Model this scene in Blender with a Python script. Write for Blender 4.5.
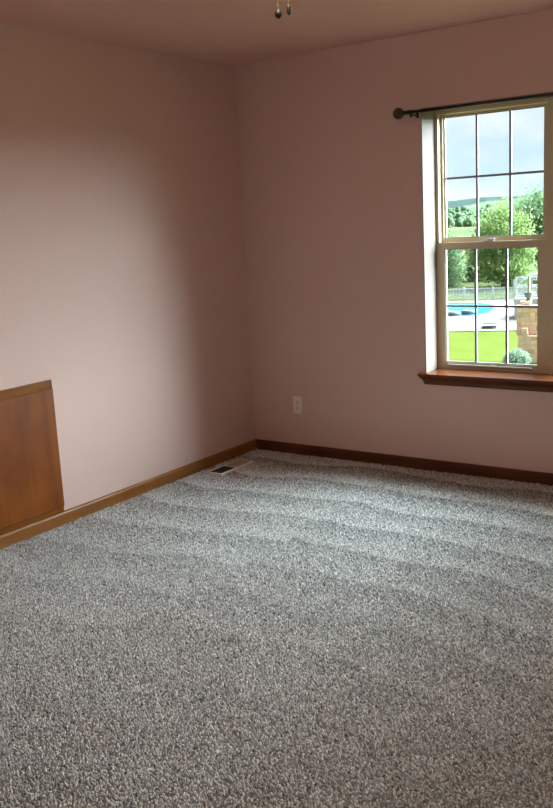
import bpy, bmesh, math, random
import numpy as np
from mathutils import Vector, Matrix, noise

for o in list(bpy.data.objects):
    bpy.data.objects.remove(o)
S = bpy.context.scene
C = S.collection

# ------------------------------------------------------------------ camera
cam_d = bpy.data.cameras.new('camera'); cam = bpy.data.objects.new('camera', cam_d); C.objects.link(cam)
cam_d.sensor_fit = 'HORIZONTAL'; cam_d.sensor_width = 36.0
cam_d.lens = 899.98 / 553.0 * 36.0
cam_d.clip_start = 0.05; cam_d.clip_end = 12000
Rt = Vector((0.81934, 0.57101, -0.05126)); Up = Vector((-0.07168, 0.19075, 0.97902)); Fw = Vector((-0.5688, 0.79848, -0.19721))
cam.matrix_world = Matrix(((Rt.x, Up.x, -Fw.x, 3.5212), (Rt.y, Up.y, -Fw.y, -4.6825), (Rt.z, Up.z, -Fw.z, 1.4779), (0, 0, 0, 1)))
S.camera = cam

# ------------------------------------------------------------------ sky
world = bpy.data.worlds.new('sky'); S.world = world; world.use_nodes = True
nt = world.node_tree; nt.nodes.clear()
wo = nt.nodes.new('ShaderNodeOutputWorld'); bg = nt.nodes.new('ShaderNodeBackground')
tc = nt.nodes.new('ShaderNodeTexCoord'); nz = nt.nodes.new('ShaderNodeTexNoise'); rp = nt.nodes.new('ShaderNodeValToRGB')
mp = nt.nodes.new('ShaderNodeMapping'); mp.inputs['Scale'].default_value = (1, 1, 2.2)
nt.links.new(tc.outputs['Generated'], mp.inputs['Vector']); nt.links.new(mp.outputs[0], nz.inputs['Vector'])
nz.inputs['Scale'].default_value = 9.0; nz.inputs['Detail'].default_value = 5.0
rp.color_ramp.elements[0].position = 0.40; rp.color_ramp.elements[0].color = (0.62, 0.82, 1.0, 1)
rp.color_ramp.elements[1].position = 0.66; rp.color_ramp.elements[1].color = (0.90, 0.97, 1.0, 1)
nt.links.new(nz.outputs['Fac'], rp.inputs[0]); nt.links.new(rp.outputs[0], bg.inputs[0])
bg.inputs[1].default_value = 1.06
nt.links.new(bg.outputs[0], wo.inputs[0])

# ------------------------------------------------------------------ hazy sun, high to the right outside the windows
sun_d = bpy.data.lights.new('sun', 'SUN'); sun = bpy.data.objects.new('sun', sun_d); C.objects.link(sun)
sun_d.energy = 64.0; sun_d.color = (0.71, 0.915, 1.0); sun_d.angle = math.radians(76)
SUN_AZ, SUN_EL = math.radians(30), math.radians(28)      # azimuth from +y towards +x
sd = Vector((math.sin(SUN_AZ) * math.cos(SUN_EL), math.cos(SUN_AZ) * math.cos(SUN_EL), math.sin(SUN_EL)))
sun.rotation_euler = sd.to_track_quat('Z', 'Y').to_euler()
FILL_STRENGTH = 63.0                                       # unseen fan bowl, lit as added fill for the dark room

S.view_settings.view_transform = 'Standard'; S.view_settings.look = 'None'
S.view_settings.exposure = 0.0; S.view_settings.gamma = 1.0; S.view_settings.use_curve_mapping = False

rnd = random.Random(7)

# ------------------------------------------------------------------ helpers
def mat(name, col, rough=0.6, spec=0.5, var=None, scale=20.0, stretch=(1, 1, 1), bump=0.0, bscale=None, detail=4.0, metal=0.0, coat=0.0, lo=0.35, hi=0.65, randv=0.0):
    m = bpy.data.materials.new(name); m.use_nodes = True; t = m.node_tree
    b = t.nodes['Principled BSDF']
    b.inputs['Base Color'].default_value = (*col, 1); b.inputs['Roughness'].default_value = rough
    b.inputs['Specular IOR Level'].default_value = spec; b.inputs['Metallic'].default_value = metal
    b.inputs['Coat Weight'].default_value = coat
    co = t.nodes.new('ShaderNodeTexCoord'); mpn = t.nodes.new('ShaderNodeMapping'); mpn.inputs['Scale'].default_value = stretch
    t.links.new(co.outputs['Object'], mpn.inputs['Vector'])
    src = None
    if var:
        n = t.nodes.new('ShaderNodeTexNoise'); n.inputs['Scale'].default_value = scale; n.inputs['Detail'].default_value = detail
        t.links.new(mpn.outputs[0], n.inputs['Vector'])
        r = t.nodes.new('ShaderNodeValToRGB')
        r.color_ramp.elements[0].position = lo; r.color_ramp.elements[0].color = (*col, 1)
        r.color_ramp.elements[1].position = hi; r.color_ramp.elements[1].color = (*var, 1)
        t.links.new(n.outputs['Fac'], r.inputs[0]); src = r.outputs[0]
    if randv > 0:
        oi = t.nodes.new('ShaderNodeObjectInfo'); mr = t.nodes.new('ShaderNodeMapRange')
        mr.inputs['To Min'].default_value = 1 - randv; mr.inputs['To Max'].default_value = 1 + randv
        t.links.new(oi.outputs['Random'], mr.inputs['Value'])
        hv = t.nodes.new('ShaderNodeHueSaturation'); t.links.new(mr.outputs[0], hv.inputs['Value'])
        if src: t.links.new(src, hv.inputs['Color'])
        else: hv.inputs['Color'].default_value = (*col, 1)
        src = hv.outputs[0]
    if src: t.links.new(src, b.inputs['Base Color'])
    if bump > 0:
        n2 = t.nodes.new('ShaderNodeTexNoise'); n2.inputs['Scale'].default_value = bscale or scale; n2.inputs['Detail'].default_value = 3
        t.links.new(mpn.outputs[0], n2.inputs['Vector'])
        bp = t.nodes.new('ShaderNodeBump'); bp.inputs['Strength'].default_value = bump; bp.inputs['Distance'].default_value = 0.01
        t.links.new(n2.outputs['Fac'], bp.inputs['Height']); t.links.new(bp.outputs[0], b.inputs['Normal'])
    return m

def wood(name, c1, c2, axis, rough=0.35, scale=3.0):
    """stained wood with grain running along the given axis"""
    m = bpy.data.materials.new(name); m.use_nodes = True; t = m.node_tree; b = t.nodes['Principled BSDF']
    b.inputs['Roughness'].default_value = rough; b.inputs['Specular IOR Level'].default_value = 0.22
    co = t.nodes.new('ShaderNodeTexCoord'); mpn = t.nodes.new('ShaderNodeMapping')
    st = [14.0, 14.0, 14.0]; st[axis] = 0.9; mpn.inputs['Scale'].default_value = st
    t.links.new(co.outputs['Object'], mpn.inputs['Vector'])
    n = t.nodes.new('ShaderNodeTexNoise'); n.inputs['Scale'].default_value = scale; n.inputs['Detail'].default_value = 6; n.inputs['Distortion'].default_value = 0.8
    t.links.new(mpn.outputs[0], n.inputs['Vector'])
    n2 = t.nodes.new('ShaderNodeTexNoise'); n2.inputs['Scale'].default_value = 5.0; n2.inputs['Detail'].default_value = 2
    t.links.new(co.outputs['Object'], n2.inputs['Vector'])
    mx = t.nodes.new('ShaderNodeMath'); mx.operation = 'MULTIPLY_ADD'; mx.inputs[1].default_value = 0.55
    md = t.nodes.new('ShaderNodeMath'); md.operation = 'MULTIPLY'; md.inputs[1].default_value = 0.45
    t.links.new(n2.outputs['Fac'], md.inputs[0]); t.links.new(n.outputs['Fac'], mx.inputs[0]); t.links.new(md.outputs[0], mx.inputs[2])
    r = t.nodes.new('ShaderNodeValToRGB')
    r.color_ramp.elements[0].position = 0.36; r.color_ramp.elements[0].color = (*c1, 1)
    r.color_ramp.elements[1].position = 0.66; r.color_ramp.elements[1].color = (*c2, 1)
    t.links.new(mx.outputs[0], r.inputs[0]); t.links.new(r.outputs[0], b.inputs['Base Color'])
    return m

def glass_mat(name):
    m = bpy.data.materials.new(name); m.use_nodes = True; t = m.node_tree; t.nodes.clear()
    out = t.nodes.new('ShaderNodeOutputMaterial'); tr = t.nodes.new('ShaderNodeBsdfTransparent'); gl = t.nodes.new('ShaderNodeBsdfGlossy')
    gl.inputs['Roughness'].default_value = 0.02; tr.inputs[0].default_value = (0.97, 0.985, 0.975, 1)
    fr = t.nodes.new('ShaderNodeFresnel'); fr.inputs['IOR'].default_value = 1.35
    mx = t.nodes.new('ShaderNodeMixShader')
    t.links.new(fr.outputs[0], mx.inputs[0]); t.links.new(tr.outputs[0], mx.inputs[1]); t.links.new(gl.outputs[0], mx.inputs[2])
    t.links.new(mx.outputs[0], out.inputs[0]); return m

def bx(bm, x0, x1, y0, y1, z0, z1):
    v = [bm.verts.new(p) for p in ((x0, y0, z0), (x1, y0, z0), (x1, y1, z0), (x0, y1, z0), (x0, y0, z1), (x1, y0, z1), (x1, y1, z1), (x0, y1, z1))]
    for f in ((0, 3, 2, 1), (4, 5, 6, 7), (0, 1, 5, 4), (1, 2, 6, 5), (2, 3, 7, 6), (3, 0, 4, 7)):
        bm.faces.new([v[i] for i in f])
    return v

def bevel(bm, w, seg=2):
    bmesh.ops.bevel(bm, geom=list(bm.edges), offset=w, segments=seg, affect='EDGES', profile=0.5)

def tube(bm, pts, r, n=12, cap=True):
    pts = [Vector(p) for p in pts]; rs = r if isinstance(r, (list, tuple)) else [r] * len(pts)
    rings = []
    for i, p in enumerate(pts):
        d = (pts[min(i + 1, len(pts) - 1)] - pts[max(i - 1, 0)]).normalized()
        a = Vector((0, 0, 1)) if abs(d.z) < 0.9 else Vector((1, 0, 0))
        u = d.cross(a).normalized(); w = d.cross(u)
        rings.append([bm.verts.new(p + rs[i] * (math.cos(2 * math.pi * k / n) * u + math.sin(2 * math.pi * k / n) * w)) for k in range(n)])
    for a, b in zip(rings, rings[1:]):
        for k in range(n): bm.faces.new((a[k], a[(k + 1) % n], b[(k + 1) % n], b[k]))
    if cap:
        bm.faces.new(rings[0][::-1]); bm.faces.new(rings[-1])

def lathe(bm, prof, org=(0, 0, 0), axis='Z', n=24):
    """prof: list of (radius, height)"""
    org = Vector(org); rings = []
    for r, h in prof:
        ring = []
        for k in range(n):
            a = 2 * math.pi * k / n; c, s = r * math.cos(a), r * math.sin(a)
            p = (c, s, h) if axis == 'Z' else (h, c, s)
            ring.append(bm.verts.new(org + Vector(p)))
        rings.append(ring)
    for a, b in zip(rings, rings[1:]):
        for k in range(n): bm.faces.new((a[k], a[(k + 1) % n], b[(k + 1) % n], b[k]))
    bm.faces.new(rings[0][::-1]); bm.faces.new(rings[-1])

def prism(bm, prof, map0, map1):
    """profile polygon placed at two ends by map functions and bridged"""
    a = [bm.verts.new(map0(p)) for p in prof]; b = [bm.verts.new(map1(p)) for p in prof]
    n = len(prof)
    for k in range(n): bm.faces.new((a[k], a[(k + 1) % n], b[(k + 1) % n], b[k]))
    bm.faces.new(a[::-1]); bm.faces.new(b)

def obj(name, bm, m, parent=None, smooth=False, loc=None):
    bmesh.ops.recalc_face_normals(bm, faces=list(bm.faces))
    me = bpy.data.meshes.new(name); bm.to_mesh(me); bm.free()
    if smooth:
        for p in me.polygons: p.use_smooth = True
    me.materials.append(m)
    o = bpy.data.objects.new(name, me); C.objects.link(o)
    if loc is not None: o.location = loc
    if parent: o.parent = parent
    return o

def box(name, b, m, parent=None, bev=0.0, seg=2):
    bm = bmesh.new(); bx(bm, *b)
    if bev: bevel(bm, bev, seg)
    return obj(name, bm, m, parent)

def npmesh(name, V, F, m, parent=None):
    """V (n,3) float, F (k,3|4) int"""
    me = bpy.data.meshes.new(name); k = F.shape[1]
    me.vertices.add(len(V)); me.vertices.foreach_set('co', np.asarray(V, np.float32).ravel())
    me.loops.add(F.size); me.loops.foreach_set('vertex_index', np.asarray(F, np.int32).ravel())
    me.polygons.add(len(F)); me.polygons.foreach_set('loop_start', np.arange(0, F.size, k, dtype=np.int32))
    me.update(calc_edges=True); me.materials.append(m)
    o = bpy.data.objects.new(name, me); C.objects.link(o)
    if parent: o.parent = parent
    return o

def empty(name, loc=(0, 0, 0)):
    o = bpy.data.objects.new(name, None); C.objects.link(o); o.location = loc; o.empty_display_size = 0.1
    return o

def tag(o, label, cat=None, group=None, kind=None):
    o['label'] = label
    if cat: o['category'] = cat
    if group: o['group'] = group
    if kind: o['kind'] = kind
    return o

def struct(o, label, cat=None):
    return tag(o, label, cat, kind='structure')

# ------------------------------------------------------------------ materials
M = {}
M['wall'] = mat('pink_wall_paint', (0.635, 0.427, 0.362), 0.75, 0.25, var=(0.65, 0.437, 0.37), scale=1.5, bump=0.05, bscale=220)
M['ceil'] = mat('ceiling_paint', (0.72, 0.43, 0.355), 0.9, 0.1, bump=0.08, bscale=150)
M['return'] = mat('darkened_wall_paint', (0.27, 0.21, 0.18), 0.7, 0.2)  # wall paint darkened here to offset the strong sun on the returns
M['base_x_shaded'] = wood('baseboard_wood_x_shaded', (0.070, 0.020, 0.007), (0.13, 0.042, 0.015), 0)  # same wood as the left baseboard, darkened for the window wall's shade
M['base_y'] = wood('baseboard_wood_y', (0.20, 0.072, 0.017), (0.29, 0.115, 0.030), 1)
M['panel'] = wood('panel_wood', (0.14, 0.031, 0.002), (0.25, 0.066, 0.005), 2, rough=0.45, scale=0.7)
M['stool'] = wood('stool_wood', (0.085, 0.022, 0.008), (0.13, 0.038, 0.013), 0, rough=0.22)
M['vinyl'] = mat('almond_window_vinyl', (0.53, 0.42, 0.28), 0.45, 0.4)
M['bead'] = mat('pale_glazing_bead', (0.42, 0.41, 0.39), 0.4, 0.4)
M['muntin'] = mat('grey_muntin', (0.22, 0.20, 0.25), 0.6, 0.2)
M['glass'] = glass_mat('window_glass')
M['black'] = mat('black_iron', (0.015, 0.012, 0.011), 0.42, 0.5, metal=0.3)
M['bronze'] = mat('bronze_finial', (0.035, 0.024, 0.013), 0.3, 0.5, metal=0.6, var=(0.10, 0.075, 0.04), scale=60)
M['ivory'] = mat('ivory_plastic', (0.82, 0.72, 0.58), 0.4, 0.5)
M['slot'] = mat('dark_slot', (0.03, 0.025, 0.02), 0.8, 0.1)
M['pull'] = mat('black_pull', (0.006, 0.005, 0.004), 0.5, 0.15)
M['vent'] = mat('beige_enamel', (0.80, 0.72, 0.63), 0.45, 0.4)
M['vent_shade'] = mat('vent_shade_dark', (0.10, 0.095, 0.09), 0.7, 0.2)  # dark tone painted in for shade in the vent opening and near louvres
M['carpet_back'] = mat('carpet_backing', (0.20, 0.19, 0.18), 0.95, 0.05)
M['brass'] = mat('antique_brass', (0.16, 0.11, 0.05), 0.35, 0.5, metal=0.8)
M['fan_white'] = mat('fan_enamel', (0.72, 0.68, 0.62), 0.4, 0.4)
M['exterior'] = mat('exterior_siding', (0.65, 0.60, 0.52), 0.8, 0.2)

# ================================================================== ROOM SHELL
RX, RY, RH, TH = 4.5, -5.4, 2.44, 0.30      # width, depth, height, window wall thickness
OX0, OX1, OZ0, OZ1 = 1.254, 2.606, 0.565, 2.05
bm = bmesh.new(); bx(bm, -0.2, RX + 0.2, RY - 0.2, TH, -0.2, 0.0)
struct(obj('floor', bm, M['carpet_back']), 'bedroom floor under the grey carpet', 'floor')
bm = bmesh.new(); bx(bm, -0.2, RX + 0.2, RY - 0.2, TH, RH, RH + 0.2)
struct(obj('ceiling', bm, M['ceil']), 'plain dim ceiling above the pink walls', 'ceiling')
bm = bmesh.new(); bx(bm, -0.2, 0, RY - 0.2, TH, 0, RH)
struct(obj('wall_left', bm, M['wall']), 'pink painted wall with the wooden access panel at its foot', 'wall')
bm = bmesh.new(); bx(bm, RX, RX + 0.2, RY - 0.2, TH, 0, RH)
struct(obj('wall_right', bm, M['wall']), 'pink painted wall opposite the access panel, out of the photograph', 'wall')
bm = bmesh.new(); bx(bm, 0, RX, RY - 0.2, RY, 0, RH)
struct(obj('wall_front', bm, M['wall']), 'pink painted wall behind the photographer', 'wall')
bm = bmesh.new()
bx(bm, 0, OX0, 0, TH, 0, RH); bx(bm, OX1, RX, 0, TH, 0, RH); bx(bm, OX0, OX1, 0, TH, 0, OZ0); bx(bm, OX0, OX1, 0, TH, OZ1, RH)
wb = struct(obj('wall_back', bm, M['wall']), 'pink painted wall holding the window', 'wall')
# drywall returns lining the opening (thin plaster lining, part of the wall)
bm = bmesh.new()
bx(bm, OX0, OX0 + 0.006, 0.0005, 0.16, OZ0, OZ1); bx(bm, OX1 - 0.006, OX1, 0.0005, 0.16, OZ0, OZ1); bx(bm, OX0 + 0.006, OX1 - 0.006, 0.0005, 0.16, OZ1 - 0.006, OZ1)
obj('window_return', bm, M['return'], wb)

# baseboards with an eased top edge
BH, BT = 0.070, 0.013
prof = [(0, 0), (BT, 0), (BT, BH - 0.012), (BT - 0.003, BH - 0.004), (BT - 0.007, BH), (0, BH)]
bm = bmesh.new(); prism(bm, prof, lambda p: Vector((p[0], -p[0], p[1])), lambda p: Vector((p[0], RY + p[0], p[1])))
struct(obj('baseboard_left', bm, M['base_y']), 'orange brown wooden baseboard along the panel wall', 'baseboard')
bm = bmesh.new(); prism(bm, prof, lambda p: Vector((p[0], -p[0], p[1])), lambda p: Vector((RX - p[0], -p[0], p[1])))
struct(obj('baseboard_back', bm, M['base_x_shaded']), 'wooden baseboard below the window, its shade painted into the brown', 'baseboard')
bm = bmesh.new(); prism(bm, prof, lambda p: Vector((RX - p[0], -p[0], p[1])), lambda p: Vector((RX - p[0], RY + p[0], p[1])))
struct(obj('baseboard_right', bm, M['base_y']), 'wooden baseboard along the wall out of the photograph', 'baseboard')
bm = bmesh.new(); prism(bm, prof, lambda p: Vector((p[0], RY + p[0], p[1])), lambda p: Vector((RX - p[0], RY + p[0], p[1])))
struct(obj('baseboard_front', bm, M['base_x_shaded']), 'wooden baseboard behind the photographer', 'baseboard')

# ------------------------------------------------------------------ window units (a mulled pair of double-hung windows)
def window_unit(name, x0, x1, label):
    w = struct(empty(name, ((x0 + x1) / 2, 0.16, OZ0 + 0.02)), label, 'window')
    ox, oy, oz = w.location
    def ch(nm, b, m, par=w, bev=0.0):
        c = box(nm, (b[0] - ox, b[1] - ox, b[2] - oy, b[3] - oy, b[4] - oz, b[5] - oz), m, par, bev); return c
    zb, zt = OZ0 + 0.02, OZ1 - 0.006
    fw = 0.018
    bm = bmesh.new()
    def add(*b): bx(bm, b[0] - ox, b[1] - ox, b[2] - oy, b[3] - oy, b[4] - oz, b[5] - oz)
    add(x0, x0 + fw, 0.16, 0.265, zb, zt); add(x1 - fw, x1, 0.16, 0.265, zb, zt)
    add(x0 + fw, x1 - fw, 0.16, 0.265, zt - 0.022, zt); add(x0 + fw, x1 - fw, 0.16, 0.265, zb, zb + 0.012)
    add(x0 + fw, x0 + fw + 0.012, 0.198, 0.208, zb + 0.012, zt - 0.022); add(x1 - fw - 0.012, x1 - fw, 0.198, 0.208, zb + 0.012, zt - 0.022)
    obj('window_frame', bm, M['vinyl'], w)
    # sashes: outer box, glass box, plane
    def sash(nm, sx0, sx1, sz0, sz1, gx0, gx1, gz0, gz1, y0, y1, label):
        bm = bmesh.new()
        def ad(*b): bx(bm, b[0] - ox, b[1] - ox, b[2] - oy, b[3] - oy, b[4] - oz, b[5] - oz)
        ad(sx0, gx0, y0, y1, sz0, sz1); ad(gx1, sx1, y0, y1, sz0, sz1); ad(gx0, gx1, y0, y1, sz0, gz0); ad(gx0, gx1, y0, y1, gz1, sz1)
        s = obj(nm, bm, M['vinyl'], w); s['label'] = label
        yg = (y0 + y1) / 2
        bm = bmesh.new(); t = 0.006
        def ad2(*b): bx(bm, b[0] - ox, b[1] - ox, b[2] - oy, b[3] - oy, b[4] - oz, b[5] - oz)
        ad2(gx0, gx0 + t, yg - 0.011, yg - 0.003, gz0, gz1); ad2(gx1 - t, gx1, yg - 0.011, yg - 0.003, gz0, gz1)
        ad2(gx0 + t, gx1 - t, yg - 0.011, yg - 0.003, gz0, gz0 + t); ad2(gx0 + t, gx1 - t, yg - 0.011, yg - 0.003, gz1 - t, gz1)
        obj('glazing_bead', bm, M['bead'], s)
        n = 3; mw = 0.006; zc = (gz0 + gz1) / 2
        xs = [gx0 + (gx1 - gx0) * k / n for k in range(n + 1)]
        for k in (1, 2): ch('muntin', (xs[k] - mw, xs[k] + mw, yg - 0.007, yg + 0.007, gz0 + t, gz1 - t), M['muntin'], s)
        ch('muntin', (gx0 + t, gx1 - t, yg - 0.006, yg + 0.006, zc - mw, zc + mw), M['muntin'], s)
        for k in range(n):
            for za, zb2 in ((gz0, zc), (zc, gz1)):
                bm2 = bmesh.new()
                vv = [bm2.verts.new((X - ox, yg - oy, Z - oz)) for X, Z in ((xs[k], za), (xs[k + 1], za), (xs[k + 1], zb2), (xs[k], zb2))]
                bm2.faces.new(vv); obj('pane', bm2, M['glass'], s)
        return s
    g0, g1 = x0 + 0.033, x1 - 0.047
    up = sash('upper_sash', x0 + fw, x1 - fw, 1.300, zt - 0.022, g0, g1, 1.338, 2.010, 0.208, 0.242, 'upper sash set further back, six lights')
    lo = sash('lower_sash', x0 + 0.004, x1 - 0.004, zb + 0.012, 1.316, x0 + 0.048, x1 - 0.062, 0.625, 1.281, 0.163, 0.198, 'lower sash nearer the room, six lights')
    ch('lift_rail', (x0 + 0.065, x1 - 0.09, 0.150, 0.163, 0.606, 0.616), M['bead'], w, 0.002)
    bm = bmesh.new(); xc = (x0 + x1) / 2 - 0.02
    bx(bm, xc - 0.03 - ox, xc + 0.03 - ox, 0.170 - oy, 0.196 - oy, 1.316 - oz, 1.324 - oz); bx(bm, xc - 0.012 - ox, xc + 0.034 - ox, 0.175 - oy, 0.188 - oy, 1.324 - oz, 1.332 - oz)
    bevel(bm, 0.002, 1); obj('sash_lock', bm, M['bead'], w)
    return w
XM = (OX0 + OX1) / 2
window_unit('window_1', OX0 + 0.006, XM - 0.012, 'beige double-hung window with six lights in each sash')
window_unit('window_2', XM + 0.012, OX1 - 0.006, 'beige double-hung twin window beyond the mullion, just outside the photograph')
struct(box('trim_1', (XM - 0.012, XM + 0.012, 0.155, 0.27, OZ0 + 0.02, OZ1 - 0.006), M['vinyl']), 'beige mullion post between the twin windows', 'mullion')
# exterior sill and outside casing pieces closing the opening's lower outer edge
struct(box('trim_3', (OX0, OX1, 0.27, TH, OZ0 - 0.0, OZ0 + 0.03), M['vinyl']), 'pale outer sill outside the window', 'sill')
# stool with horns, and cove apron with mitred return
st = struct(empty('trim_2', (XM, -0.04, 0.5)), 'red brown wooden window stool and apron under the window', 'window sill')
bm = bmesh.new(); ZT = 0.585
def L(p): return Vector(p) - Vector((XM, -0.04, 0.5))
hx0, hx1 = OX0 - 0.030, OX1 + 0.030
v0 = [(hx0, -0.045), (hx1, -0.045), (hx1, 0.0), (OX1 - 0.006, 0.0), (OX1 - 0.006, 0.16), (OX0 + 0.006, 0.16), (OX0 + 0.006, 0.0), (hx0, 0.0)]
a = [bm.verts.new(L((x, y, ZT))) for x, y in v0]; b = [bm.verts.new(L((x, y, ZT - 0.016))) for x, y in v0]
for k in range(8): bm.faces.new((a[k], a[(k + 1) % 8], b[(k + 1) % 8], b[k]))
bm.faces.new(a); bm.faces.new(b[::-1])
fe = [e for e in bm.edges if abs(e.verts[0].co.y - e.verts[1].co.y) < 1e-6 and abs(e.verts[0].co.y + 0.005) < 1e-4 and abs(e.verts[0].co.z - e.verts[1].co.z) < 1e-6]
bmesh.ops.bevel(bm, geom=fe, offset=0.004, segments=2, affect='EDGES', profile=0.5)
obj('stool', bm, M['stool'], st)
# cove profile (projection, height) below the stool
cp = [(0.036, 0.0), (0.036, -0.006), (0.031, -0.012), (0.024, -0.020), (0.019, -0.030), (0.016, -0.042), (0.012, -0.050), (0.0, -0.050), (0.0, 0.0)]
bm = bmesh.new(); Z0 = ZT - 0.016
A = [bm.verts.new(L((OX0 + 0.012 - d, -d, Z0 + h))) for d, h in cp]; B = [bm.verts.new(L((OX1 - 0.012 + d, -d, Z0 + h))) for d, h in cp]
n = len(cp)
for k in range(n): bm.faces.new((A[k], A[(k + 1) % n], B[(k + 1) % n], B[k]))
A2 = [bm.verts.new(L((OX0 + 0.012, 0, Z0 + h))) for d, h in cp]; B2 = [bm.verts.new(L((OX1 - 0.012, 0, Z0 + h))) for d, h in cp]
for k in range(n - 1):
    for P, Q in ((A, A2), (B, B2)):
        try: bm.faces.new((P[k], P[k + 1], Q[k + 1], Q[k]))
        except Exception: pass
bmesh.ops.remove_doubles(bm, verts=list(bm.verts), dist=1e-5)
obj('apron', bm, M['stool'], st)

# ================================================================== CARPET PILE (tufts combed in vacuum stripes)
def carpet():
    rs = np.random.default_rng(3); PX, PY, PS = [], [], []
    for sp, fine in ((0.0075, True), (0.015, False)):     # finer pile in the part of the room the photograph shows
        gx, gy = np.meshgrid(np.arange(BT + 0.003, RX - BT, sp), np.arange(RY + BT, -BT - 0.002, sp))
        gx = gx.ravel() + rs.uniform(-.5, .5, gx.size) * sp; gy = gy.ravel() + rs.uniform(-.5, .5, gy.size) * sp
        reg = (gx < 3.7) & (gy > -3.9)
        k = (reg if fine else ~reg) & ~((gx > 0.070) & (gx < 0.204) & (gy > -0.632) & (gy < -0.288)) & (gx > BT) & (gy < -BT)
        PX.append(gx[k]); PY.append(gy[k]); PS.append(np.full(k.sum(), sp))
    X, Y, sp = np.concatenate(PX), np.concatenate(PY), np.concatenate(PS); N = len(X)
    # vacuum passes run parallel to the window wall; a seam between two sets of passes at x = 1.18
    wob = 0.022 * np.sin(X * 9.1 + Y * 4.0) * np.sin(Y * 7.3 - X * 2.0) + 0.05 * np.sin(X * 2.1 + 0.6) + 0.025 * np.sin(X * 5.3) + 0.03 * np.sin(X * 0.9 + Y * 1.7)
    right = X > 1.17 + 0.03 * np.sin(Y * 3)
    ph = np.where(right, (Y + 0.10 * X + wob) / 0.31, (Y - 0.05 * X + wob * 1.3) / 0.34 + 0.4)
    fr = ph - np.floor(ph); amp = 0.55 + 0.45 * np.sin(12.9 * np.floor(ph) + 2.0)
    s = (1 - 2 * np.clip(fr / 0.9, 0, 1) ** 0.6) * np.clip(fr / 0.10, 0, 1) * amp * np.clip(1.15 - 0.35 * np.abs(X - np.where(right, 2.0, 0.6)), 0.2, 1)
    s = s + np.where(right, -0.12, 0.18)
    lean_x = s * 0.0035 + rs.normal(0, .0022, N); lean_y = rs.normal(0, .0022, N)
    h = 0.0062 * rs.uniform(0.6, 1.3, N); r = sp * rs.uniform(0.42, 0.62, N); ang = rs.uniform(0, 6.28, N)
    V = np.zeros((N, 6, 3), np.float32)
    for k in range(3):
        a = ang + k * 2.094
        V[:, k, 0] = X + r * np.cos(a); V[:, k, 1] = Y + r * np.sin(a); V[:, k, 2] = 0.0008
        V[:, k + 3, 0] = X + lean_x + 0.52 * r * np.cos(a + .5); V[:, k + 3, 1] = Y + lean_y + 0.52 * r * np.sin(a + .5); V[:, k + 3, 2] = h * (1 + 0.25 * np.cos(a * 3))
    i = np.arange(N)[:, None] * 6
    F = np.concatenate([i + np.array([[3, 4, 5]]), i + np.array([[0, 1, 3]]), i + np.array([[1, 4, 3]]), i + np.array([[1, 2, 4]]), i + np.array([[2, 5, 4]]), i + np.array([[2, 0, 5]]), i + np.array([[0, 3, 5]])])
    m = bpy.data.materials.new('grey_carpet_yarn'); m.use_nodes = True; t = m.node_tree; b = t.nodes['Principled BSDF']
    at = t.nodes.new('ShaderNodeAttribute'); at.attribute_name = 'yarn_sheen'
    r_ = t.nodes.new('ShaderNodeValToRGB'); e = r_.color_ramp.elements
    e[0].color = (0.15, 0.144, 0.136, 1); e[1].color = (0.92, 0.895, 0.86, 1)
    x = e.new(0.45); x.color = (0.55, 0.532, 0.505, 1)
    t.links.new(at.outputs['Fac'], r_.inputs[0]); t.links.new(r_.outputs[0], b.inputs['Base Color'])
    b.inputs['Roughness'].default_value = 0.9; b.inputs['Specular IOR Level'].default_value = 0.15
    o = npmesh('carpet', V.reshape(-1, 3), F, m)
    al = o.data.attributes.new('yarn_sheen', 'FLOAT', 'POINT')
    y = np.clip(rs.normal(0.48, 0.21, N) + 0.25 * s, 0, 1); al.data.foreach_set('value', np.repeat(y, 6).astype(np.float32))  # nap sheen of the stripes is also painted into the tuft tone
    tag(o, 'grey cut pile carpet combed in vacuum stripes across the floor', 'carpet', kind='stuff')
carpet()

# ================================================================== ACCESS PANEL on the left wall
pn = tag(empty('access_panel', (0, -2.15, 0.07)), 'orange brown wooden panel fixed low on the pink wall above the baseboard', 'panel')
py0, py1, pz0, pz1 = -2.62, -1.692, 0.070, 0.764
def PL(y0, y1, z0, z1, x0, x1): return (x0, x1, y0 + 2.15, y1 + 2.15, z0 - 0.07, z1 - 0.07)
box('board', PL(py0 + 0.004, py1 - 0.004, pz0 + 0.032, pz1 - 0.045, 0.0, 0.021), M['panel'], pn, 0.004)
def strip(nm, y0, y1, z0, z1, th, mm):
    bm = bmesh.new(); bx(bm, *PL(y0, y1, z0, z1, 0.0, th)); bevel(bm, 0.003, 2); return obj(nm, bm, mm, pn)
M['panel_h'] = wood('panel_rail_wood', (0.15, 0.042, 0.005), (0.25, 0.08, 0.011), 1, rough=0.3)
strip('top_rail', py0, py1, pz1 - 0.045, pz1, 0.013, M['panel_h'])
strip('bottom_rail', py0, py1, pz0, pz0 + 0.032, 0.010, M['panel_h'])
strip('edge_strip', py1 - 0.006, py1, pz0 + 0.032, pz1 - 0.045, 0.013, M['panel_h'])
strip('edge_strip', py0, py0 + 0.006, pz0 + 0.032, pz1 - 0.045, 0.013, M['panel_h'])

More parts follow.
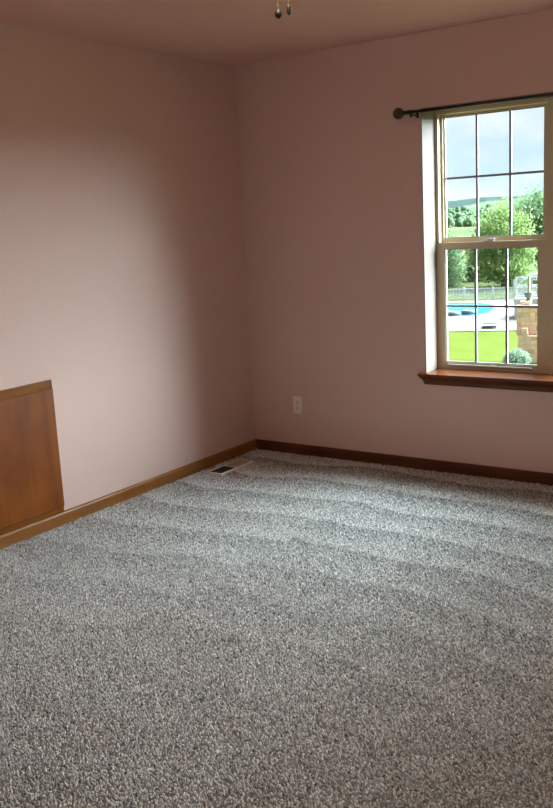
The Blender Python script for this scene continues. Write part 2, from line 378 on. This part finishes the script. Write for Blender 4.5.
# ================================================================== WALL OUTLET
ou = tag(empty('wall_outlet', (0.354, 0, 0.327)), 'ivory duplex power outlet low on the pink wall near the corner', 'outlet')
box('cover_plate', (-0.034, 0.034, -0.006, 0.0, -0.056, 0.056), M['ivory'], ou, 0.003)
for dz in (0.021, -0.021):
    bm = bmesh.new(); lathe(bm, [(0.0001, 0), (0.0165, 0), (0.0165, 0.003), (0.015, 0.0035), (0.0001, 0.0035)], n=20)
    for v in bm.verts: v.co = Vector((v.co.x, -0.006 - v.co.z, max(-0.013, min(0.013, v.co.y)) + dz))
    rc = obj('receptacle', bm, M['ivory'], ou)
    for dx in (-0.006, 0.006): box('slot', (dx - 0.0013, dx + 0.0013, -0.0102, -0.0092, dz - 0.001, dz + 0.008), M['slot'], rc)
    box('slot', (-0.0022, 0.0022, -0.0102, -0.0092, dz - 0.010, dz - 0.005), M['slot'], rc)
bm = bmesh.new(); lathe(bm, [(0.0001, 0), (0.003, 0), (0.003, 0.001), (0.0001, 0.0015)], n=12)
for v in bm.verts: v.co = Vector((v.co.x, -0.006 - v.co.z, v.co.y))
obj('screw', bm, M['vent'], ou)

# ================================================================== FLOOR REGISTER
vx0, vx1, vy0, vy1 = 0.074, 0.200, -0.627, -0.291
M['vent_slat'] = mat('beige_louvre_enamel', (0.42, 0.33, 0.27), 0.5, 0.3)
vt = tag(empty('floor_register', ((vx0 + vx1) / 2, (vy0 + vy1) / 2, 0.0)), 'beige metal floor vent set in the carpet by the corner', 'vent')
hx, hy = (vx1 - vx0) / 2, (vy1 - vy0) / 2
bm = bmesh.new(); q = 0.015; zt_ = 0.013
prof_r = [(0, 0.009), (0.003, zt_), (q - 0.002, zt_ + 0.001), (q, zt_ - 0.002), (q, 0.001), (0, 0.001)]
rings = []
for cx, cy in ((-1, -1), (1, -1), (1, 1), (-1, 1)): rings.append([bm.verts.new((cx * (hx - d), cy * (hy - d), z)) for d, z in prof_r])
for k in range(4):
    a, b = rings[k], rings[(k + 1) % 4]
    for j in range(len(prof_r)): bm.faces.new((a[j], a[(j + 1) % 6], b[(j + 1) % 6], b[j]))
obj('frame', bm, M['vent'], vt)
box('divider', (-hx + q, hx - q, -0.004, 0.004, 0.001, zt_), M['vent'], vt)
box('duct_opening', (-hx + q, hx - q, -hy + q, hy - q, 0.0004, 0.0014), M['vent_shade'], vt)
def slat_bm(tilt):
    bm = bmesh.new(); bx(bm, -hx + q, hx - q, -0.0055, 0.0055, -0.0006, 0.0006)
    bmesh.ops.rotate(bm, verts=list(bm.verts), cent=(0, 0, 0), matrix=Matrix.Rotation(tilt, 3, 'X')); return bm
s0 = obj('slat', slat_bm(math.radians(-58)), M['vent_shade'], vt); ny = 11  # near bank coloured dark for the shade between its louvres
M['vent_dark'] = M['vent_shade']
step = (hy - q - 0.006) / ny
s0.location = (0, -0.006 - 0.5 * step, 0.0072)
for k in range(1, ny):
    c = s0.copy(); C.objects.link(c); c.parent = vt; c.location = (0, -0.006 - (k + 0.5) * step, 0.0072)
s1 = obj('slat', slat_bm(math.radians(14)), M['vent_slat'], vt); s1.location = (0, 0.006 + 0.5 * step, 0.0095)
for k in range(1, ny):
    c = s1.copy(); C.objects.link(c); c.parent = vt; c.location = (0, 0.006 + (k + 0.5) * step, 0.0095)

# ================================================================== CURTAIN ROD
RZ, RYY = 2.026, -0.085
rod = tag(empty('curtain_rod', (XM, RYY, RZ)), 'black curtain rod with bronze ball finial above the window', 'curtain rod')
x0r, x1r = 1.215 - XM, 2.645 - XM
bm = bmesh.new(); tube(bm, [(x0r, 0, 0), (x1r, 0, 0)], 0.0085, 16); obj('pole', bm, M['black'], rod, True)
for sgn, xe in ((-1, x0r), (1, x1r)):
    bm = bmesh.new()
    pr = [(0.0085, 0.010), (0.0125, 0.006), (0.0125, -0.000), (0.008, -0.003), (0.0075, -0.010), (0.012, -0.013), (0.012, -0.018), (0.008, -0.021), (0.009, -0.025)]
    lathe(bm, [(r, h if sgn < 0 else -h) for r, h in pr], (xe, 0, 0), 'X', 20)
    col = obj('collar', bm, M['black'], rod, True)
    bm = bmesh.new(); R0 = 0.031; prb = []
    for k in range(17):
        a = math.pi * k / 16; prb.append((max(0.0006, R0 * math.sin(a)), sgn * (0.022 + R0 - R0 * math.cos(a))))
    lathe(bm, prb, (xe, 0, 0), 'X', 28)
    fin = obj('finial', bm, M['bronze'], rod, True)
for xb in (1.236 - XM, 2.624 - XM):
    bm = bmesh.new()
    bx(bm, xb - 0.008, xb + 0.008, -RYY - 0.004, -RYY, -0.026, 0.014); bx(bm, xb - 0.004, xb + 0.004, -0.006, -RYY - 0.004, -0.017, -0.0085)
    tube(bm, [(xb - 0.006, 0, 0), (xb + 0.006, 0, 0)], 0.0115, 16)
    bx(bm, xb - 0.004, xb + 0.004, -0.005, 0.005, -0.028, -0.010)
    obj('bracket', bm, M['black'], rod)

# ================================================================== CEILING FAN (only its pull chains hang into the picture)
FX, FY = 2.20, -2.72
fan = tag(empty('ceiling_fan', (FX, FY, RH)), 'ceiling fan whose two dark pull chains hang from above', 'ceiling fan')
bm = bmesh.new(); lathe(bm, [(0.001, 0), (0.075, 0), (0.07, -0.03), (0.03, -0.05), (0.03, -0.06), (0.001, -0.06)], n=28); obj('canopy', bm, M['fan_white'], fan, True)
bm = bmesh.new(); lathe(bm, [(0.001, -0.055), (0.10, -0.06), (0.125, -0.085), (0.125, -0.15), (0.09, -0.175), (0.06, -0.185), (0.06, -0.20), (0.001, -0.20)], n=32); obj('motor_housing', bm, M['fan_white'], fan, True)
bl = None
for k in range(5):
    ang = 2 * math.pi * (k + 0.15) / 5
    if bl is None:
        bm = bmesh.new(); bx(bm, 0.19, 0.60, -0.062, 0.062, -0.004, 0.004); bevel(bm, 0.003, 1)
        bmesh.ops.rotate(bm, verts=list(bm.verts), cent=(0, 0, 0), matrix=Matrix.Rotation(math.radians(12), 3, 'X'))
        bl = obj('blade', bm, M['panel'], fan); ob = bl
        bm = bmesh.new(); bx(bm, 0.10, 0.24, -0.018, 0.018, -0.010, -0.004); ir = obj('blade_iron', bm, M['brass'], bl)
    else:
        ob = bl.copy(); C.objects.link(ob); ob.parent = fan
        i2 = ir.copy(); C.objects.link(i2); i2.parent = ob
    ob.location = (0, 0, -0.13); ob.rotation_euler = (0, 0, ang)
bowl = bpy.data.materials.new('fill_lit_bowl'); bowl.use_nodes = True
bb = bowl.node_tree.nodes['Principled BSDF']; bb.inputs['Base Color'].default_value = (0.8, 0.75, 0.65, 1)
bb.inputs['Emission Color'].default_value = (1.0, 0.85, 0.71, 1); bb.inputs['Emission Strength'].default_value = FILL_STRENGTH  # glow added to the unseen bowl as warm room fill
bm = bmesh.new(); lathe(bm, [(0.001, -0.20), (0.125, -0.20), (0.13, -0.21), (0.12, -0.25), (0.09, -0.275), (0.05, -0.288), (0.001, -0.292)], n=32); obj('fill_light_bowl', bm, bowl, fan, True)
# chains: beaded lines and their pulls
def chain(px, py, z_end, pull):
    bm = bmesh.new(); z = 2.44 - 0.19; x, y = px - FX, py - FY
    tube(bm, [(x, y, -0.19), (x, y, z_end - RH)], 0.0009, 6)
    zz = -0.195
    while zz > z_end - RH + 0.003:
        bmesh.ops.create_icosphere(bm, subdivisions=1, radius=0.0019, matrix=Matrix.Translation((x, y, zz))); zz -= 0.0052
    ch_ = obj('pull_chain', bm, M['brass'], fan, True)
    bm = bmesh.new(); lathe(bm, pull, (x, y, z_end - RH), 'Z', 20); obj('pull', bm, M['pull'], ch_, True)
cx1, cz1 = (2.150, -2.655), 1.995
chain(2.124, -2.622, 2.019, [(0.0012, 0.002), (0.003, 0.001), (0.0075, -0.003), (0.0098, -0.010), (0.0085, -0.017), (0.005, -0.020), (0.003, -0.022), (0.001, -0.023)])
chain(2.163, -2.631, 2.021, [(0.0012, 0.002), (0.004, 0.0), (0.0055, -0.004), (0.0055, -0.017), (0.004, -0.021), (0.0025, -0.023), (0.001, -0.024)])

# ================================================================== OUTSIDE
GZ = -6.0
M['grass'] = mat('lawn_grass', (0.069, 0.088, 0.007), 0.9, 0.02, var=(0.083, 0.102, 0.012), scale=0.6, bump=0.3, bscale=8)
M['meadow'] = mat('far_meadow', (0.055, 0.085, 0.03), 0.95, 0.02, var=(0.115, 0.115, 0.045), scale=0.010, stretch=(1, 0.35, 1), lo=0.44, hi=0.56)
M['concrete'] = mat('pool_deck_concrete', (0.20, 0.175, 0.155), 0.8, 0.1, var=(0.225, 0.20, 0.178), scale=2)
M['water'] = mat('pool_water', (0.010, 0.25, 0.40), 0.25, 0.15, var=(0.02, 0.30, 0.46), scale=0.8, bump=0.05, bscale=3)
M['coping'] = mat('pool_coping', (0.14, 0.135, 0.125), 0.7, 0.2)
M['fence'] = mat('white_fence_paint', (0.55, 0.57, 0.57), 0.5, 0.3)
M['bark'] = mat('bark', (0.13, 0.09, 0.06), 0.9, 0.1, var=(0.2, 0.15, 0.1), scale=4)
M['stone'] = mat('tan_stone', (0.82, 0.46, 0.33), 0.85, 0.15, var=(0.90, 0.62, 0.50), scale=3, randv=0.22)
M['mortar'] = mat('pale_mortar', (0.7, 0.58, 0.46), 0.9, 0.1)
M['pot'] = mat('grey_pot', (0.2, 0.2, 0.21), 0.6, 0.3)
M['spire'] = mat('tan_spire', (0.45, 0.36, 0.26), 0.8, 0.2)
M['white'] = mat('white_painted_wood', (0.48, 0.48, 0.48), 0.5, 0.3)
M['greybox'] = mat('grey_sling', (0.10, 0.11, 0.115), 0.7, 0.2)
M['wood_far'] = mat('far_woods', (0.085, 0.135, 0.068), 0.95, 0.0, var=(0.125, 0.17, 0.088), scale=0.02)
M['ridge'] = mat('far_ridge', (0.026, 0.042, 0.036), 0.95, 0.0, var=(0.034, 0.050, 0.038), scale=0.01)

def leafmat(name, c1, c2):
    m = mat(name, c1, 0.7, 0.2, var=c2, scale=0.9)
    t = m.node_tree; b = t.nodes['Principled BSDF']
    tl = t.nodes.new('ShaderNodeBsdfTranslucent'); mx = t.nodes.new('ShaderNodeMixShader'); mx.inputs[0].default_value = 0.45
    src = b.inputs['Base Color'].links[0].from_socket; t.links.new(src, tl.inputs['Color'])
    out = [n for n in t.nodes if n.type == 'OUTPUT_MATERIAL'][0]
    t.links.new(b.outputs[0], mx.inputs[1]); t.links.new(tl.outputs[0], mx.inputs[2]); t.links.new(mx.outputs[0], out.inputs[0])
    return m
M['leaf_y'] = leafmat('yellow_green_leaves', (0.19, 0.27, 0.085), (0.26, 0.33, 0.115))
M['leaf_g'] = leafmat('mid_green_leaves', (0.15, 0.235, 0.11), (0.21, 0.285, 0.145))
M['leaf_d'] = leafmat('dark_green_leaves', (0.16, 0.25, 0.13), (0.22, 0.30, 0.16))
M['leaf_b'] = leafmat('shrub_leaves', (0.28, 0.37, 0.25), (0.36, 0.44, 0.32))

def slab(name, pts, z0, z1, m, parent=None):
    bm = bmesh.new(); a = [bm.verts.new((x, y, z1)) for x, y in pts]; b = [bm.verts.new((x, y, z0)) for x, y in pts]; n = len(pts)
    for k in range(n): bm.faces.new((a[k], a[(k + 1) % n], b[(k + 1) % n], b[k]))
    bm.faces.new(a); bm.faces.new(b[::-1]); return obj(name, bm, m, parent)

struct(slab('ground', [(-6000, 70), (6000, 70), (6000, 9000), (-6000, 9000)], GZ - 0.6, GZ - 0.05, M['meadow']), 'patchwork of green and yellow fields beyond the trees', 'field')
struct(slab('lawn', [(-120, 0.6), (120, 0.6), (120, 70), (-120, 70)], GZ - 0.6, GZ, M['grass']), 'bright green mown lawn in front of the pool deck', 'lawn')
# deck edge runs from (-20.9,48.9) to (-16.8,50.3): slight rise to the right
def dk(t, off): return (-20.86 + 4.04 * t - 0.312 * off, 48.92 + 1.33 * t + 0.95 * off)
struct(slab('pool_deck', [dk(-6, 0), dk(5, 0), dk(5, 20.5), dk(-6, 20.5)], GZ - 0.1, GZ + 0.05, M['concrete']), 'white concrete deck around the swimming pool', 'pool deck')
# pool outline (rounded right end)
pool = tag(empty('swimming_pool', (-29.0, 60.5, GZ)), 'bright blue swimming pool in the white deck', 'pool')
pp = [(-40.0, 52.0), (-30.0, 55.7), (-24.5, 56.9), (-22.6, 57.6), (-22.2, 59.0), (-22.6, 61.0), (-23.3, 63.2), (-24.3, 65.2), (-26.2, 66.2), (-29.0, 66.0), (-44.0, 62.0)]
ps = []
for k in range(len(pp)):      # Chaikin smoothing
    a, b = Vector(pp[k]), Vector(pp[(k + 1) % len(pp)]); ps += [a * .75 + b * .25, a * .25 + b * .75]
cen = Vector((-29.0, 60.5))
slab('water', [tuple(p - cen) for p in ps], 0.02, 0.058, M['water'], pool)
bm = bmesh.new()
inn = [p - cen for p in ps]; outr = [p * 1.03 for p in inn]; n = len(inn)
ri = [bm.verts.new((p.x, p.y, 0.10)) for p in inn]; ro = [bm.verts.new((p.x, p.y, 0.10)) for p in outr]
rib = [bm.verts.new((p.x, p.y, 0.03)) for p in inn]; rob = [bm.verts.new((p.x, p.y, 0.03)) for p in outr]
for k in range(n):
    j = (k + 1) % n
    bm.faces.new((ri[k], ri[j], ro[j], ro[k])); bm.faces.new((ri[k], rib[k], rib[j], ri[j])); bm.faces.new((ro[k], ro[j], rob[j], rob[k]))
obj('coping', bm, M['coping'], pool)
# two pale floats at the near edge of the pool
for (fx, fy, lb) in ((-23.5, 58.6, 'pale grey float in the pool nearest its rounded end'), (-24.35, 57.6, 'pale grey float in the pool at the edge of the window glass')):
    bm = bmesh.new(); n1, n2 = 18, 8
    g = [[bm.verts.new(((0.42 + 0.15 * math.cos(2 * math.pi * j / n2)) * math.cos(2 * math.pi * i / n1), (0.42 + 0.15 * math.cos(2 * math.pi * j / n2)) * math.sin(2 * math.pi * i / n1), 0.15 * math.sin(2 * math.pi * j / n2))) for j in range(n2)] for i in range(n1)]
    for i in range(n1):
        for j in range(n2): bm.faces.new((g[i][j], g[(i + 1) % n1][j], g[(i + 1) % n1][(j + 1) % n2], g[i][(j + 1) % n2]))
    o = obj('pool_float', bm, mat('float_vinyl', (0.12, 0.125, 0.13), 0.5), None, True, (fx, fy, GZ + 0.215)); tag(o, lb, 'float', 'pool floats')

# low grey sun lounger on the deck
lg = tag(empty('sun_lounger', (-18.95, 51.4, GZ + 0.05)), 'low grey sun lounger lying flat on the white pool deck', 'lounger')
lg.rotation_euler = (0, 0, 0.35)
box('bed', (-0.45, 0.45, -0.9, 0.9, 0.12, 0.20), M['greybox'], lg, 0.01)
for sx in (-0.38, 0.38):
    for sy in (-0.75, 0.75): box('leg', (sx - 0.03, sx + 0.03, sy - 0.03, sy + 0.03, 0, 0.12), M['greybox'], lg)
bm = bmesh.new(); bx(bm, -0.45, 0.45, 0.0, 0.55, -0.03, 0.03); bmesh.ops.rotate(bm, verts=list(bm.verts), cent=(0, 0, 0), matrix=Matrix.Rotation(0.10, 3, 'X'))
bmesh.ops.translate(bm, verts=list(bm.verts), vec=(0, 0.36, 0.21)); obj('headrest', bm, M['greybox'], lg)

# fence along the far edge of the deck
fe_o = tag(empty('pool_fence', (-29.3, 68.2, GZ)), 'white picket pool fence along the far edge of the deck', 'fence')
fdir = Vector((5.3, 2.08, 0)).normalized(); fe_o.rotation_euler = (0, 0, math.atan2(fdir.y, fdir.x))
FL = 17.0; F0 = -6.0
for z in (0.12, 0.50, 1.02): box('rail', (F0, F0 + FL, -0.025, 0.025, z - 0.03, z + 0.03), M['fence'], fe_o)
p0 = None
for k in range(int(FL / 2.4) + 1):
    if p0 is None: p0 = box('post', (-0.055, 0.055, -0.055, 0.055, 0, 1.16), M['fence'], fe_o, 0.01, 1); c = p0
    else: c = p0.copy(); C.objects.link(c); c.parent = fe_o
    c.location = (F0 + 2.4 * k, 0, 0)
p0 = None
for k in range(int(FL / 0.125)):
    if p0 is None: p0 = box('picket', (-0.022, 0.022, 0.026, 0.046, 0.06, 1.08), M['fence'], fe_o); c = p0
    else: c = p0.copy(); C.objects.link(c); c.parent = fe_o
    c.location = (F0 + 0.06 + 0.125 * k, 0, 0)

# ------------------------------------------------------------------ trees
def crown_mesh(name, lobes, n, size, m, parent, seed):
    """leaf quads gathered in twig clumps over a set of ellipsoid lobes (cx,cy,cz,rx,ry,rz)"""
    rs = np.random.default_rng(seed); vol = np.array([l[3] * l[4] * l[5] for l in lobes]); pk = rs.choice(len(lobes), n // 14, p=vol / vol.sum())
    Lb = np.array(lobes)[pk]; d = rs.normal(size=(len(pk), 3)); d /= np.linalg.norm(d, axis=1)[:, None]
    rad = rs.uniform(0.25, 1.0, len(pk)) ** 0.45
    cc = Lb[:, :3] + d * rad[:, None] * Lb[:, 3:6]
    cc = np.repeat(cc, 14, axis=0) + rs.normal(size=(len(pk) * 14, 3)) * size * 1.3
    N = len(cc); a = rs.normal(size=(N, 3)); a /= np.linalg.norm(a, axis=1)[:, None]
    b = np.cross(a, rs.normal(size=(N, 3))); b /= np.linalg.norm(b, axis=1)[:, None]
    s = (size * rs.uniform(0.6, 1.2, N))[:, None]
    V = np.stack([cc - a * s * .6, cc + b * s * .35, cc + a * s * .6, cc - b * s * .35], 1).reshape(-1, 3)
    F = np.arange(N * 4).reshape(-1, 4)
    return npmesh(name, V, F, m, parent)

def tree(name, label, loc, h, lobes, n, size, m, seed, group='trees beyond the pool fence', trunk_r=0.22):
    t = tag(empty(name, loc), label, 'tree', group); r = random.Random(seed)
    bm = bmesh.new(); tube(bm, [(0, 0, 0), (0.05, 0.03, h * 0.25), (-0.06, 0.05, h * 0.5), (0.04, 0, h * 0.85)], [trunk_r, trunk_r * .8, trunk_r * .55, trunk_r * .15], 8)
    for L_ in lobes:
        z0 = max(0.15 * h, L_[2] - 0.45 * math.hypot(L_[0], L_[1]) - L_[5] * 0.6)
        tube(bm, [(0, 0, z0), (L_[0] * .6, L_[1] * .6, (z0 + L_[2]) / 2 + 0.1), (L_[0], L_[1], L_[2])], [trunk_r * .4, trunk_r * .25, trunk_r * .08], 6)
    obj('trunk', bm, M['bark'], t, True)
    c = crown_mesh('crown', lobes, n, size, m, t, seed)
    return t
def lobes_round(h, w, seed, n=11, base=0.22):
    r = random.Random(seed); out = []
    for k in range(n):
        u = (k + 0.5) / n; z = h * (base + (1 - base) * u) * 0.94
        rr = w * 0.5 * math.sin(math.pi * min(0.97, 0.18 + 0.80 * u)) ** 0.8
        a = k * 2.4 + r.uniform(-.4, .4); d = rr * 0.55
        out.append((d * math.cos(a), d * math.sin(a), z, rr * .62 + .3, rr * .62 + .3, h * 0.13))
    return out
def lobes_cone(h, w, n=9):
    return [(0.12 * w * math.cos(2.4 * k), 0.12 * w * math.sin(2.4 * k), h * (0.06 + 0.9 * (k + .5) / n), w * .5 * (1 - 0.82 * (k + .5) / n) + .12, w * .5 * (1 - 0.82 * (k + .5) / n) + .12, h * 0.09) for k in range(n)]
tree('maple_tree', 'bright yellow green maple in the middle of the window view', (-30.2, 83.0, GZ), 8.3, lobes_round(8.3, 5.8, 5, base=0.12), 13000, 0.30, M['leaf_y'], 11)
tree('leafy_tree', 'tall green tree behind the maple at the right of the window view', (-31.4, 97.5, GZ), 9.6, lobes_round(9.6, 8.0, 6), 15000, 0.32, M['leaf_g'], 12)
tree('leafy_tree', 'darker green tree beside the white deck railing', (-25.6, 90.5, GZ), 6.4, lobes_round(6.4, 4.6, 8, base=0.05), 6000, 0.30, M['leaf_d'], 13)
tree('leafy_tree', 'broad green tree at the left edge of the window view', (-36.8, 84.0, GZ), 5.6, lobes_round(5.6, 3.6, 9, base=0.04), 5000, 0.28, M['leaf_g'], 14)
tree('conical_tree', 'dark conical evergreen between the left tree and the maple', (-36.6, 91.5, GZ), 4.9, lobes_cone(4.9, 2.8), 5000, 0.24, M['leaf_d'], 15)
tree('leafy_tree', 'green tree beyond the window view left of the broad tree', (-45.0, 92.0, GZ), 6.5, lobes_round(6.5, 4.4, 19, base=0.05), 4000, 0.30, M['leaf_d'], 25)
tree('leafy_tree', 'large green tree beyond the white railing at the far right', (-22.0, 99.5, GZ), 10.0, lobes_round(10.0, 6.0, 16), 6000, 0.34, M['leaf_g'], 16)

# ------------------------------------------------------------------ stone pillar, bush, white railing at the right
stn = tag(empty('stone_pillar', (-12.0, 38.9, GZ)), 'stepped tan stone pillar behind the round bush', 'pillar')
stn.rotation_euler = (0, 0, 0.28)
def stone_block(x0, x1, y0, y1, z0, z1, rows):
    box('core', (x0 + 0.03, x1 - 0.03, y0 + 0.03, y1 - 0.03, z0, z1), M['mortar'], stn)
    hh = (z1 - z0) / rows
    for r_ in range(rows):
        for side in range(4):
            Ln = (x1 - x0) if side in (0, 2) else (y1 - y0); p = rnd.uniform(-0.12, 0) if Ln > 0.5 else 0
            while p < Ln - 0.02:
                w_ = rnd.uniform(0.20, 0.42) if Ln > 0.5 else Ln
                a, b = max(0, p), min(Ln, p + w_); p += w_
                if b - a < 0.05: continue
                g = 0.012; dp = rnd.uniform(0.03, 0.06)
                zA, zB = z0 + r_ * hh + g, z0 + (r_ + 1) * hh - g
                if side == 0: bb_ = (x0 + a + g, x0 + b - g, y0 - dp + .03, y0 + .04, zA, zB)
                elif side == 2: bb_ = (x0 + a + g, x0 + b - g, y1 - .04, y1 + dp - .03, zA, zB)
                elif side == 1: bb_ = (x1 - .04, x1 + dp - .03, y0 + a + g, y0 + b - g, zA, zB)
                else: bb_ = (x0 - dp + .03, x0 + .04, y0 + a + g, y0 + b - g, zA, zB)
                box('stone', bb_, M['stone'], stn, 0.012, 1)
stone_block(-0.42, 1.1, -0.3, 0.5, 0.0, 1.35, 6)
stone_block(-0.22, 0.04, -0.36, -0.08, 1.35, 1.75, 2)
stone_block(-0.5, 1.1, 0.10, 0.9, 1.35, 2.70, 6)
stone_block(-0.34, 0.16, 0.3, 0.8, 2.70, 3.02, 2)
tag(box('cap_slab', (-0.58, 1.16, 0.02, 0.98, 2.70, 2.76), M['mortar'], stn), 'pale flat capstone')
ur = tag(empty('urn_planter', (-12.11, 39.45, GZ + 3.02)), 'grey urn with a tan spire standing on the stone pillar', 'urn')
bm = bmesh.new(); lathe(bm, [(0.001, 0), (0.16, 0), (0.16, 0.04), (0.10, 0.08), (0.19, 0.2), (0.23, 0.36), (0.23, 0.42), (0.20, 0.42), (0.001, 0.40)], n=20); obj('bowl', bm, M['pot'], ur, True)
bm = bmesh.new(); lathe(bm, [(0.001, 0.38), (0.10, 0.38), (0.10, 0.44), (0.07, 0.5), (0.075, 0.8), (0.05, 1.1), (0.06, 1.15), (0.02, 1.28), (0.001, 1.30)], n=14); obj('spire', bm, M['spire'], ur, True)

bs = tag(empty('round_bush', (-11.95, 37.3, GZ)), 'round grey green bush at the foot of the stone pillar', 'bush')
bm = bmesh.new()
for k in range(7):
    a = k * 0.9; tube(bm, [(0, 0, 0), (0.25 * math.cos(a), 0.25 * math.sin(a), 0.3), (0.4 * math.cos(a), 0.4 * math.sin(a), 0.6)], [0.02, 0.014, 0.006], 6)
obj('stems', bm, M['bark'], bs)
crown_mesh('foliage', [(0, 0, 0.42, 0.52, 0.52, 0.40), (0.28, 0.1, 0.36, 0.34, 0.34, 0.32), (-0.28, 0, 0.33, 0.34, 0.34, 0.30)], 7000, 0.065, M['leaf_b'], bs, 31)

# white raised deck with railing behind the pillar
wd = tag(empty('white_deck', (-18.3, 57.5, GZ + 0.0)), 'white raised deck with railing and sloping stair rail by the pool', 'deck')
wd.rotation_euler = (0, 0, 0.30)
box('platform', (-1.2, 2.6, -0.9, 1.6, 1.20, 1.42), M['white'], wd)
box('skirt', (-1.15, 2.55, -0.85, 1.55, 0.0, 1.20), M['white'], wd)
pst = None
for px, py in ((-1.15, -0.85), (0.0, -0.85), (1.2, -0.85), (2.5, -0.85), (-1.15, 1.5), (0.7, 1.5), (2.5, 1.5)):
    if pst is None: pst = box('post', (-0.06, 0.06, -0.06, 0.06, 1.42, 2.75), M['white'], wd); c = pst
    else: c = pst.copy(); C.objects.link(c); c.parent = wd
    c.location = (px, py, 0)
for y_ in (-0.85, 1.5):
    for z_ in (1.55, 2.15, 2.72): box('rail', (-1.2, 2.56, y_ - 0.035, y_ + 0.035, z_ - 0.05, z_ + 0.05), M['white'], wd)
for k in range(30):
    x_ = -1.05 + k * 0.12
    box('baluster', (x_ - 0.02, x_ + 0.02, -0.87, -0.83, 1.55, 2.15), M['white'], wd)
bm = bmesh.new(); tube(bm, [(-1.15, -0.85, 2.2), (-0.1, -0.3, 3.05), (2.5, 0.3, 3.15)], 0.07, 8); obj('sloping_rail', bm, M['white'], wd, True)

# ------------------------------------------------------------------ hills and far woods
def ridge(name, label, y, hfun, depth, m, x0, x1, n=160):
    bm = bmesh.new(); rows = []
    for j in range(5):
        f = (0, .45, .8, 1.0, .6)[j]; yy = y + depth * (0, .3, .6, 1.0, 1.6)[j]
        rows.append([bm.verts.new((x0 + (x1 - x0) * i / n, yy, GZ - 1 + max(0.5, f * (hfun(x0 + (x1 - x0) * i / n) + 6 * noise.noise((i * .33, j * 2.2, y)))))) for i in range(n + 1)])
    for a, b in zip(rows, rows[1:]):
        for i in range(n): bm.faces.new((a[i], a[i + 1], b[i + 1], b[i]))
    return struct(obj(name, bm, m, None, True), label, 'hill')
ridge('distant_ridge', 'blue grey far ridge on the horizon', 3800, lambda x: 78 + 22 * noise.noise((x * .0012, 0, 3)) + 8 * noise.noise((x * .006, 1, 3)), 500, M['ridge'], -6500, 4500)
ridge('wooded_hill', 'hazy green wooded hill behind the trees', 1150, lambda x: 17 + 0.075 * max(0, x + 590) + 4 * noise.noise((x * .01, 0, 7)) if x < -380 else 30 + 4 * noise.noise((x * .01, 0, 7)), 160, M['wood_far'], -1500, 900)
def woods():
    rs = random.Random(17); bm = bmesh.new()
    for k in range(1500):
        yy = rs.choice((rs.uniform(420, 560), rs.uniform(600, 820), rs.uniform(1000, 1240), rs.uniform(1000, 1240)))
        xx = -0.46 * yy + rs.uniform(-0.16, 0.16) * yy
        zb = GZ
        if yy > 1000:
            hh = 14 + 0.075 * max(0, xx + 590) if xx < -380 else 30
            zb = GZ + hh * min(1, max(0, (yy - 1150) / 130)) * 0.8
        elif noise.noise((xx * .012, yy * .02, 4)) < 0.02: continue
        r = rs.uniform(1.5, 3.0) * (1 if yy < 900 else 1.5); d = bmesh.ops.create_icosphere(bm, subdivisions=2 if r > 2.6 else 1, radius=r)
        for v in d['verts']:
            kf = 1 + 0.6 * noise.noise(v.co * 0.8 + Vector((k, 0, 0)))
            v.co = Vector((v.co.x * kf, v.co.y * kf, v.co.z * kf * 1.1)) + Vector((xx, yy, zb + r * 0.8))
    tag(obj('far_woods', bm, M['wood_far'], None, True), 'scattered round tree crowns over the far fields and hill', 'woods', kind='stuff')
woods()
# thin summer haze hanging over the distant valley
hz_m = bpy.data.materials.new('valley_haze'); hz_m.use_nodes = True; t = hz_m.node_tree; t.nodes.clear()
o_ = t.nodes.new('ShaderNodeOutputMaterial'); vs = t.nodes.new('ShaderNodeVolumeScatter'); vs.inputs['Density'].default_value = 0.00001; vs.inputs['Color'].default_value = (0.75, 0.88, 1.0, 1); vs.inputs['Anisotropy'].default_value = 0.0
t.links.new(vs.outputs[0], o_.inputs['Volume'])
tag(box('valley_haze', (-7000, 5000, 150, 5500, GZ + 0.2, 110), hz_m), 'pale blue summer haze over the distant valley', 'haze', kind='stuff')
